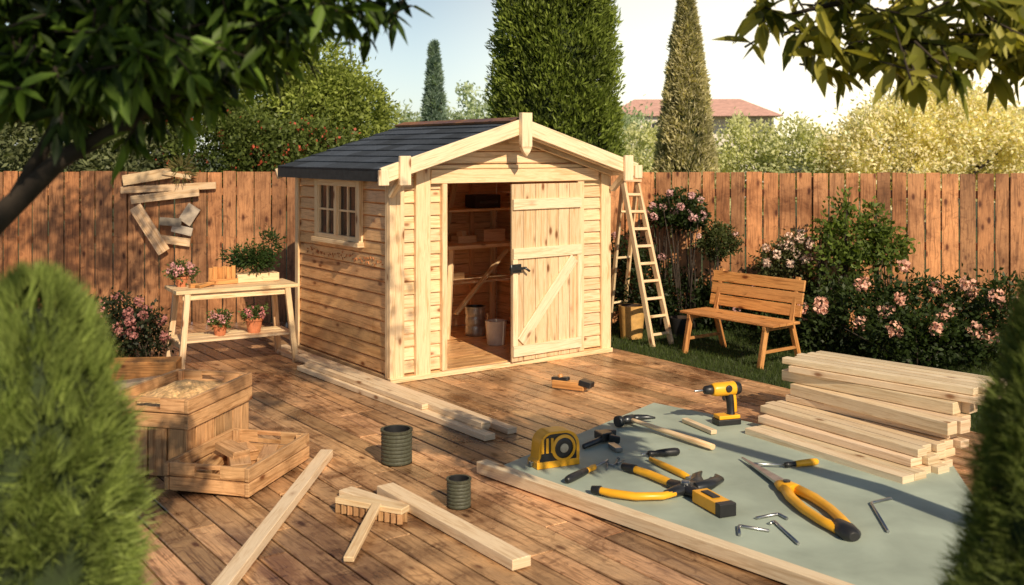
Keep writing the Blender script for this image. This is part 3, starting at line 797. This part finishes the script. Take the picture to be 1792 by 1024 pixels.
mb.build('wood_scraps', ['crate'], bevel=.004)

# ------------------------------------------------------------------ potting table (left)
T0 = Vector((-3.13, 9.95, 0)); rzT = math.atan2(.50, .86)
mb = MB(); TL, TD, TH = 1.10, .52, .775
for i in range(4): mb.box(-.05, TL+.05, i*TD/4+.003, (i+1)*TD/4-.003, TH-.035, TH, tint=rt(.8, .95))
mb.box(.02, TL-.02, .04, .062, TH-.10, TH-.036); mb.box(.02, TL-.02, TD-.062, TD-.04, TH-.10, TH-.036)
for x, dx in ((.06, -.07), (TL-.06, .07)):
    for y, dy in ((.03, -.05), (TD-.03, .05)):
        mb.beam((x+dx, y+dy, 0), (x, y, TH-.036), .055, .045, tint=rt(.8, .95), up=(0, 1, 0))
    mb.beam((x+dx*.6, .0, .24), (x+dx*.6, TD, .24), .04, .05)
for i in range(3): mb.box(-.02, TL+.02, .03+i*.15, .165+i*.15, .267, .29)
mb.build('potting_table', ['pine'], loc=T0, rz=rzT, bevel=.003)
Rt = Matrix.Rotation(rzT, 3, 'Z')
def TP(a, b_, z): return T0+Rt@Vector((a, b_, z))
def potted(name, p, r, h, fr, cb, nblooms=7, fh=.10, col=(.78, .42, .42), seedcol=(.03, .055, .015)):
    e = empty(name); mb = MB()
    mb.lathe(p, [(0, 0), (r*.72, 0), (r*.95, h*.8), (r*1.08, h*.8), (r*1.1, h), (r*.95, h), (r*.9, h*.85), (0, h*.85)], 24, 0)
    mb.build('pot', ['terra'], parent=e)
    c = (p.x, p.y, p.z+h+fh*.5)
    Q, Sh, K = crown_pts([(c, (fr, fr, fh))], 40, 12, fr*.2, .2)
    leaves('foliage', Q, K+rng.normal(size=Q.shape)*.5, .035, .02, colr(Sh, seedcol, cb), 'leaf', parent=e)
    if nblooms:
        d = nrm(rng.normal(size=(nblooms, 3))*np.array([1, 1, .6])+np.array([0, -.3, .7])); cs = np.array(c)+d*np.array([fr, fr, fh])
        Q, d2 = bloom_pts(cs, .026, 26)
        leaves('flowers', Q, d2+rng.normal(size=d2.shape)*.4, .022, .02, np.clip(np.array(col)*rng.uniform(.7, 1.2, (len(Q), 1)), 0, 1), 'petal', parent=e)
    return e
potted('potted_flower', TP(.08, .36, TH), .065, .10, .12, (.12, .16, .05), 12, .09)
potted('potted_flower', TP(.42, .22, .29), .07, .11, .11, (.12, .17, .05), 10, .08)
potted('potted_flower', TP(.76, .22, .29), .085, .15, .11, (.12, .17, .05), 9, .07, (.75, .3, .3))
mb = MB()
for i in range(6): mb.beam(TP(.36+i*.045, .34, TH), TP(.36+i*.045, .34, TH+.17+.01*(i % 2)), .04, .02, up=(0, 1, 0))
mb.beam(TP(.34, .30, TH+.03), TP(.62, .30, TH+.03), .02, .05); mb.build('slatted_box', ['bench'], bevel=.002)
mb = MB(); mb.beam(TP(.18, .14, TH+.015), TP(.34, .24, TH+.03), .06, .03); mb.beam(TP(.22, .26, TH+.015), TP(.36, .18, TH+.04), .04, .03); mb.beam(TP(.12, .2, TH+.02), TP(.2, .22, TH+.02), .05, .04); mb.build('wood_offcuts', ['bench'], bevel=.003)
e = empty('planter_box'); mb = MB(); mb.beam(TP(.62, .40, TH+.045), TP(1.05, .40, TH+.045), .16, .085); mb.build('box', ['pine'], parent=e, bevel=.004)
c = TP(.80, .40, TH+.23)
Q, Sh, K = crown_pts([(tuple(c), (.22, .13, .11)), ((c.x+.16, c.y+.05, c.z+.14), (.10, .08, .14)), ((c.x-.1, c.y, c.z+.0), (.2, .12, .08))], 130, 18, .03, .2)
leaves('foliage', Q, K+rng.normal(size=Q.shape)*.5, .04, .018, colr(Sh, (.008, .02, .006), (.05, .09, .022)), 'leaf', parent=e)

lumber('planter_trough', [((-3.70, 9.55, .10), (-3.05, 9.62, .10), .25, .20)], 'bench', .006)
lumber('timber_offcut', [((-3.5, 9.2, .04), (-3.1, 9.45, .05), .14, .06)], 'pine')
bush('rose_bush', [((-3.95, 10.5, .34), (.36, .3, .30)), ((-3.6, 10.3, .30), (.22, .22, .24)), ((-4.5, 10.7, .3), (.45, .35, .3))], 300, 20, .045, .05, .028, (.006, .012, .005), (.035, .045, .02), 22, .055, (.46, .20, .18))

# ------------------------------------------------------------------ boards and papers nailed on the fence
mb = MB(); up = (0, 1, 0)
def fb(a0, z0, a1, z1, w_, y, m=0, t=None): mb.beam((a0, y, z0), (a1, y, z1), w_, .028, m, up=up, tint=t or rt(.75, .92))
fb(-4.84, 1.62, -3.66, 1.68, .085, 12.99)
fb(-4.80, 1.74, -4.2, 1.84, .13, 12.955, 0)
fb(-4.70, 1.50, -3.86, 1.60, .10, 12.955)
fb(-4.64, 1.42, -4.28, .86, .155, 12.925)
fb(-4.35, 1.02, -3.98, .97, .10, 12.99)
mb.beam((-4.35, 12.96, 1.24), (-4.08, 12.96, 1.22), .02, .10, 1, tint=(.5, .5, .5))
fb(-4.05, 1.22, -3.92, 1.42, .17, 12.975, 1)
fb(-3.95, 1.10, -4.20, 1.16, .10, 12.97, 1)
fb(-4.3, 1.84, -3.95, 1.78, .05, 12.93)
mb.build('nailed_boards', ['pine', 'paper'], bevel=.003)
Q, Sh, K = crown_pts([((-4.08, 12.95, 1.88), (.12, .05, .10))], 20, 8, .03, .1)
leaves('hanging_plant', Q, K*1.2+rng.normal(size=Q.shape)*.3, .12, .012, colr(Sh, (.06, .08, .02), (.22, .18, .07)), 'leaf')

# ------------------------------------------------------------------ bench
bo = Vector((1.82, 11.12, -.03)); wdir = Vector((.605, -.796, 0)); rzB = math.atan2(wdir.y, wdir.x)
mb = MB(); BL = 1.12
for i in range(4): mb.box(-.06, BL+.06, .0+i*.105, .098+i*.105, .415, .44, tint=rt(.95, 1.15))
for i, z in enumerate((.53, .655, .78)):
    yb = .44+(z-.44)*.22; mb.beam((-.04, yb, z), (BL+.04, yb, z), .022, .115, up=(0, .22, 1), tint=rt(.95, 1.15))
for x in (.06, BL-.06):
    mb.beam((x-.02, -.03, 0), (x, .04, .414), .05, .05, tint=rt(.8, .95)); mb.beam((x+.0, .56, 0), (x, .42, .42), .05, .05, tint=rt(.8, .95))
    mb.beam((x, .43, .40), (x, .545, .86), .05, .035, tint=rt(.8, .95)); mb.beam((x, .0, .39), (x, .44, .39), .04, .048, tint=rt(.8, .95))
    mb.beam((x, .0, .16), (x, .50, .16), .03, .03, tint=rt(.7, .9))
mb.build('garden_bench', ['bench'], loc=bo, rz=rzB, bevel=.004)

# ------------------------------------------------------------------ ladder
mb = MB()
b0, b1 = Vector((1.53, 11.42, -.03)), Vector((1.76, 11.60, -.03)); t0, t1 = Vector((1.24, 11.75, 1.78)), Vector((1.41, 11.87, 1.77))
nn = (b1-b0).cross(t0-b0).normalized()
mb.beam(b0, t0, .035, .06, up=nn, tint=rt(.9, 1.0)); mb.beam(b1, t1, .035, .06, up=nn, tint=rt(.9, 1.0))
for i in range(9):
    t = .07+i*.105; mb.beam(b0.lerp(t0, t), b1.lerp(t1, t), .03, .055, up=nn, tint=rt(.9, 1.0))
mb.beam(t0-Vector((.02, .01, .0)), t1+Vector((.02, .01, 0)), .12, .03)
c0_, c1_ = Vector((1.14, 12.35, -.03)), Vector((1.33, 12.6, -.03))
mb.beam(c0_, t0+Vector((0, .03, -.03)), .03, .045, up=nn); mb.beam(c1_, t1+Vector((0, .03, -.03)), .03, .045, up=nn)
for t in (.2, .5, .8): mb.beam(c0_.lerp(t0, t), c1_.lerp(t1, t), .025, .04, up=nn)
mb.build('wooden_ladder', ['pine'], bevel=.003)
can('flower_pot', 1.95, 12.1, -.03, .14, .22, 'black', taper=.8, inner='soil')

# ------------------------------------------------------------------ right garden plants
dk, lt = (.005, .012, .0035), (.045, .072, .018)
bush('rose_tree', [((1.98, 12.4, 1.42), (.27, .24, .20)), ((1.80, 12.4, 1.34), (.16, .2, .12)), ((2.12, 12.4, 1.32), (.18, .2, .13))], 190, 16, .04, .055, .03, dk, lt, 13, .05, (.80, .50, .48))
bush('topiary_tree', [((2.42, 12.3, 1.05), (.22, .22, .19))], 130, 22, .03, .04, .022, dk, (.08, .10, .03), 2, .035, (.75, .5, .45))
bush('flowering_shrub', [((3.10, 12.05, .80), (.26, .25, .22)), ((3.25, 12.0, 1.0), (.16, .2, .15))], 150, 16, .05, .05, .026, (.03, .04, .012), (.12, .13, .05), 15, .055, (.82, .62, .50))
bush('garden_shrub', [((3.85, 11.75, 1.15), (.36, .3, .28)), ((4.15, 11.7, 1.0), (.26, .28, .20)), ((3.65, 11.7, .8), (.26, .28, .28)), ((3.72, 11.8, 1.42), (.10, .10, .2)), ((4.1, 11.8, 1.35), (.08, .1, .2)), ((3.5, 11.8, 1.25), (.1, .1, .1))], 230, 13, .055, .075, .038, (.018, .035, .008), (.15, .21, .04))
RC = [(3.06, 10.4, .55), (3.5, 10.5, .78), (3.95, 10.6, .95)]
bush('rose_bush', [((3.6, 11.0, .36), (.60, .5, .38)), ((4.25, 10.7, .38), (.7, .5, .42)), ((4.9, 10.4, .42), (.6, .5, .42)), ((3.95, 10.2, .27), (.6, .4, .27)), ((3.1, 11.5, .2), (.4, .35, .2))], 950, 18, .06, .06, .032, dk, lt, 24, .075, (.80, .46, .34), centers=RC)
bush('garden_shrub', [((1.55, 12.5, .45), (.4, .3, .42)), ((2.1, 12.6, .3), (.5, .3, .3)), ((2.7, 12.5, .3), (.5, .3, .3)), ((3.4, 12.2, .3), (.5, .35, .3)), ((1.35, 12.6, .85), (.2, .2, .25))], 700, 17, .06, .055, .03, (.005, .011, .003), (.03, .05, .014), 6, .045, (.6, .35, .33))

# ------------------------------------------------------------------ background trees
cypress('cypress_tree', .74, 18, 8.2, 1.04, 120000, .11, .032, (.010, .024, .005), (.22, .28, .05), topw=3)
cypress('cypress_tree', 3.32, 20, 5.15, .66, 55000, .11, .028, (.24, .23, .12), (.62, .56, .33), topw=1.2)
cypress('cypress_tree', -2.6, 35, 5.5, .58, 14000, .2, .045, (.12, .19, .16), (.32, .42, .34), topw=1.1)  # pale bluish leaf colours carry the distance haze
cypress('cypress_tree', -4.25, 34, 3.9, .38, 7000, .18, .04, (.04, .07, .05), (.13, .19, .13), topw=1.1)
tree('garden_tree', [((-3.6, 17.5, 2.6), (1.2, 1.0, .95)), ((-2.85, 17.5, 2.6), (.75, .9, .7)), ((-4.4, 17.5, 3.1), (.9, .9, .85)), ((-3.3, 17.5, 3.35), (.62, .7, .5)), ((-2.7, 17.4, 3.05), (.45, .5, .4))], 560, 60, .10, .085, .042, (.02, .045, .008), (.34, .40, .09), .13)
tree('blossom_tree', [((-4.3, 15.2, 2.1), (.95, .8, .75)), ((-3.3, 15.4, 1.9), (.85, .8, .6)), ((-2.9, 15.6, 2.0), (.6, .6, .5))], 460, 50, .09, .075, .04, (.012, .028, .006), (.13, .17, .04), .10, accents=((.50, .10, .05), 260))
tree('garden_tree', [((-6.3, 15, 2.2), (1.2, .9, .9)), ((-5.3, 14.8, 2.0), (.7, .7, .55)), ((-7.4, 15, 2.8), (1.2, 1, 1.1)), ((-6.2, 15.5, 3.3), (1.2, 1, .9))], 620, 50, .12, .10, .045, (.02, .035, .012), (.24, .27, .13), .13)
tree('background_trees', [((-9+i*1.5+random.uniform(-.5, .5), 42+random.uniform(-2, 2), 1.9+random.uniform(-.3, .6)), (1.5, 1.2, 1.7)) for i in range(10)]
     + [((-1.2, 41, 3.4), (1.3, 1.2, 1.2))], 900, 45, .2, .2, .1, (.20, .28, .20), (.45, .53, .35), .15)  # aerial haze put into these leaf colours
tree('background_trees', [((3.7, 30, 1.7), (.8, .8, 1.1)), ((4.6, 30, 1.3), (.9, .8, .9)), ((6.6, 30, 1.6), (1.0, .9, 1.3)), ((7.8, 29, 1.8), (1.0, .9, 1.1)), ((5.6, 30, 1.1), (.9, .8, .9))], 560, 45, .15, .13, .07, (.38, .42, .22), (.68, .68, .40), .12)  # leaves coloured paler to stand in for haze
tree('haze_tinted_tree', [((10.2, 28, 2.0), (1.6, 1.4, 1.5)), ((11.4, 28, 2.8), (1.3, 1.4, 1.25)), ((12.4, 28, 2.2), (1.4, 1.3, 1.3)), ((9.2, 29, 1.5), (1.0, 1, 1.0)), ((14.6, 29, 1.9), (1.6, 1.2, 1.2))], 1000, 50, .17, .13, .07, (.72, .64, .42), (.95, .86, .62), .16)  # washed-out leaf colours hold the haze and glow, no mist volume

# house
he = empty('distant_house', (8.0, 46, 0), math.radians(-6))
mb = MB()
mb.box(-3.6, 3.4, 0, 5, -.05, 3.65, 0, tint=(1, 1, 1)); mb.box(-3.45, -1.2, -.8, 0, -.05, 3.6, 0, tint=(1, 1, 1))
mb.build('walls', ['wall'], parent=he)
mb = MB()
mb.v = [Vector(p) for p in ((-3.9, -1.0, 3.62), (3.7, -1.0, 3.62), (3.7, 5.4, 3.62), (-3.9, 5.4, 3.62), (-2.6, 2.2, 4.5), (2.2, 2.2, 4.5))]
for f in ([0, 1, 5, 4], [1, 2, 5], [2, 3, 4, 5], [3, 0, 4], [3, 2, 1, 0]): mb.face(f, [(0, 0)]*len(f), (1, 1, 1), 0)
mb.build('roof', ['tile'], parent=he)
mb = MB()
for x in (-3.2, -2.2, .2, 1.5):
    y = -.83 if x < -1 else -.03
    mb.box(x, x+.6, y, y+.02, 2.8, 3.35, 1); mb.box(x-.06, x+.66, y+.005, y+.035, 2.74, 2.79, 0); mb.box(x+.28, x+.32, y-.01, y-.002, 2.8, 3.35, 0)
mb.build('windows', ['white', 'glass'], parent=he)

# ------------------------------------------------------------------ near conifers
def near_conifer(x, y, h, r, ca, cb, n=95000, st=.55, tp=2.4, ex=.6):
    e = empty('conifer_bush')
    nc = 1500; cq = rng.random(nc); cang = rng.random(nc)*2*np.pi; cs = rng.normal(.5, .32, nc); cl = rng.normal(0, .085, nc)
    prof = lambda q: np.clip(1-np.clip((q-st)/(1-st), 0, 1)**tp, 0, 1)**ex*(.86+.14*np.clip(q*3, 0, 1))
    idx = rng.integers(0, nc, n); q = np.clip(cq[idx]+rng.normal(0, .010, n), 0, .999); a = cang[idx]+rng.normal(0, .06, n)
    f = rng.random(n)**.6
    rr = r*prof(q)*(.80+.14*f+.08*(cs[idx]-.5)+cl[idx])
    P = np.stack([x+np.cos(a)*rr, y+np.sin(a)*rr, q*h], 1)
    oc = np.stack([np.cos(cang), np.sin(cang), .45+2.2*np.clip(cq-.72, 0, 1)*3], 1)+rng.normal(size=(nc, 3))*.35
    D = oc[idx]+rng.normal(size=(n, 3))*.38
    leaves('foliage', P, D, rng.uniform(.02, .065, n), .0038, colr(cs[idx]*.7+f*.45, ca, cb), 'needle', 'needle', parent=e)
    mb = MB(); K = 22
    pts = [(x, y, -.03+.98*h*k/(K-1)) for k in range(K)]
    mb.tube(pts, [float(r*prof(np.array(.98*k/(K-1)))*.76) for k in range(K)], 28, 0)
    mb.build('inner_growth', ['hedge'], parent=e)
near_conifer(-1.09, 2.4, 1.80, .215, (.03, .05, .010), (.32, .40, .10), st=.62, tp=2.6, ex=.5)
near_conifer(1.22, 2.3, 1.90, .27, (.02, .036, .007), (.20, .25, .06), st=.25, tp=1.5)

# ------------------------------------------------------------------ overhanging trees
def overhang(name, trunk, limbs, region, ntw, ca, cb, L=.125, wr=.31, extra=None, ts=1.0):
    e = empty(name); mb = MB()
    mb.tube(trunk[0], trunk[1], 12, 0)
    for p, r in limbs: mb.tube(p, r, 8, 0)
    Ps, Ds, Ls, Cs = [], [], [], []
    for k in range(ntw):
        p = np.array(region()); d = np.array([random.gauss(.25, .6), random.gauss(-.1, .5), random.gauss(-.25, .35)]); d /= np.linalg.norm(d)
        tl = random.uniform(.08, .22)*ts; sh_ = random.random()**1.5
        mb.tube([Vector(p-d*tl*.6), Vector(p), Vector(p+d*tl*.6)], [.005*ts, .004*ts, .002*ts], 5, 0)
        for j in range(random.randint(6, 10)):
            q = p+d*tl*random.uniform(-.6, .6)
            dd = d*.7+rng.normal(size=3)*.55; dd[2] -= .35
            Ps.append(q); Ds.append(dd); Ls.append(L*random.uniform(.65, 1.15)); Cs.append(sh_*random.uniform(.7, 1.2))
    mb.build('branches', ['bark'], parent=e)
    Ls = np.array(Ls); fc = np.tile(np.array([0, -.45, .9]), (len(Ps), 1))+rng.normal(size=(len(Ps), 3))*.5
    leaves('foliage', np.array(Ps), np.array(Ds), Ls, Ls*wr, colr(np.array(Cs), ca, cb), 'leaf', 'lance', parent=e, face=fc)
    if extra:
        P, Sh, K = crown_pts(extra[0], extra[1], 16, .13, .1)
        leaves('shading_foliage', P, K*.4+rng.normal(size=P.shape)*.6, .13, .05, colr(Sh, ca, cb), 'leaf', 'diamond', parent=e)  # added clumps, there only to cast shade
    return e
kf = .72   # the left tree stands close to the viewpoint
def near(p): return (p[0]*kf, p[1]*kf, 2.1+(p[2]-2.1)*kf)
def regL():
    while True:
        x = -2.9+2.5*random.random()**.85
        if random.random() < min(1, (-.28-x)/1.0): break
    lo = 2.32 if x < -1.35 else 2.32+(x+1.35)*.42
    if -1.85 < x < -1.1 and random.random() < .22: lo -= .12
    z = lo+(random.random()**1.3)*.75
    return near((x, random.uniform(3.6, 4.5), z))
tk = [(-2.9, 4.4, -.85), (-2.75, 4.35, .6), (-2.4, 4.2, 1.45), (-2.0, 4.05, 1.82), (-1.72, 4.0, 2.07), (-1.45, 4.0, 2.22), (-1.2, 4.0, 2.38), (-.9, 4.0, 2.6)]
overhang('overhanging_tree', ([near(p) for p in tk], [.08, .065, .048, .034, .026, .02, .014, .008]),
    [([near(p) for p in q], r) for q, r in (
     ([(-1.9, 4.02, 1.92), (-1.75, 4.1, 2.25), (-1.5, 4.2, 2.6), (-1.2, 4.2, 2.9)], [.022, .018, .012, .008]),
     ([(-2.4, 4.2, 1.45), (-2.5, 4.3, 2.0), (-2.3, 4.3, 2.6), (-1.8, 4.2, 3.0)], [.035, .03, .02, .015]),
     ([(-1.45, 4.0, 2.22), (-1.1, 3.9, 2.4), (-.7, 3.8, 2.62)], [.014, .01, .005]))]
    + [([(-1.98, 3.1, .9), (-2.1, 3.2, 3.0), (-1.3, 2.8, 4.2), (.3, 2.1, 5.0)], [.05, .045, .035, .015]),  # added limbs out of frame, carrying the shading clumps
       ([(-1.3, 2.8, 4.2), (0, 3.0, 4.8), (1.1, 3.5, 5.0)], [.03, .02, .01]),
       ([(-1.3, 2.8, 4.2), (-.4, 1.0, 4.7), (.4, -.6, 5.0)], [.03, .02, .01]),
       ([(-2.1, 3.2, 3.0), (-2.4, 5.0, 4.4), (-2.5, 7.2, 5.0)], [.04, .03, .015])],
    regL, 950, (.007, .018, .004), (.17, .28, .04), L=.095, ts=.72,
    extra=([((.35, 2.0, 5.0), (.95, .8, .5)), ((1.15, 3.5, 5.0), (.55, .5, .35)), ((-2.5, 7.3, 5.1), (1.0, .7, .5)), ((.35, -.8, 5.0), (.7, .5, .4))], 280))  # unseen clumps added to shade deck, shed wall and left fence
def regR():
    x = .92+1.6*random.random()**.65
    lo = 2.58-.20*min(1, max(0, (x-.92)/.35)) if x < 1.6 else 2.44
    return (x, random.uniform(3.5, 4.3), lo+random.random()**1.2*.5)
overhang('overhanging_tree', ([(3.4, 4.3, -.05), (3.3, 4.3, 1.6), (2.9, 4.2, 2.6), (2.2, 4.1, 2.85), (1.6, 4.0, 2.75), (1.05, 4.0, 2.62)], [.11, .09, .06, .035, .02, .006]),
    [([(2.2, 4.1, 2.85), (1.9, 4.0, 2.6), (1.6, 3.9, 2.45)], [.02, .012, .005])],
    regR, 270, (.08, .10, .015), (.55, .50, .09), L=.14, wr=.34)
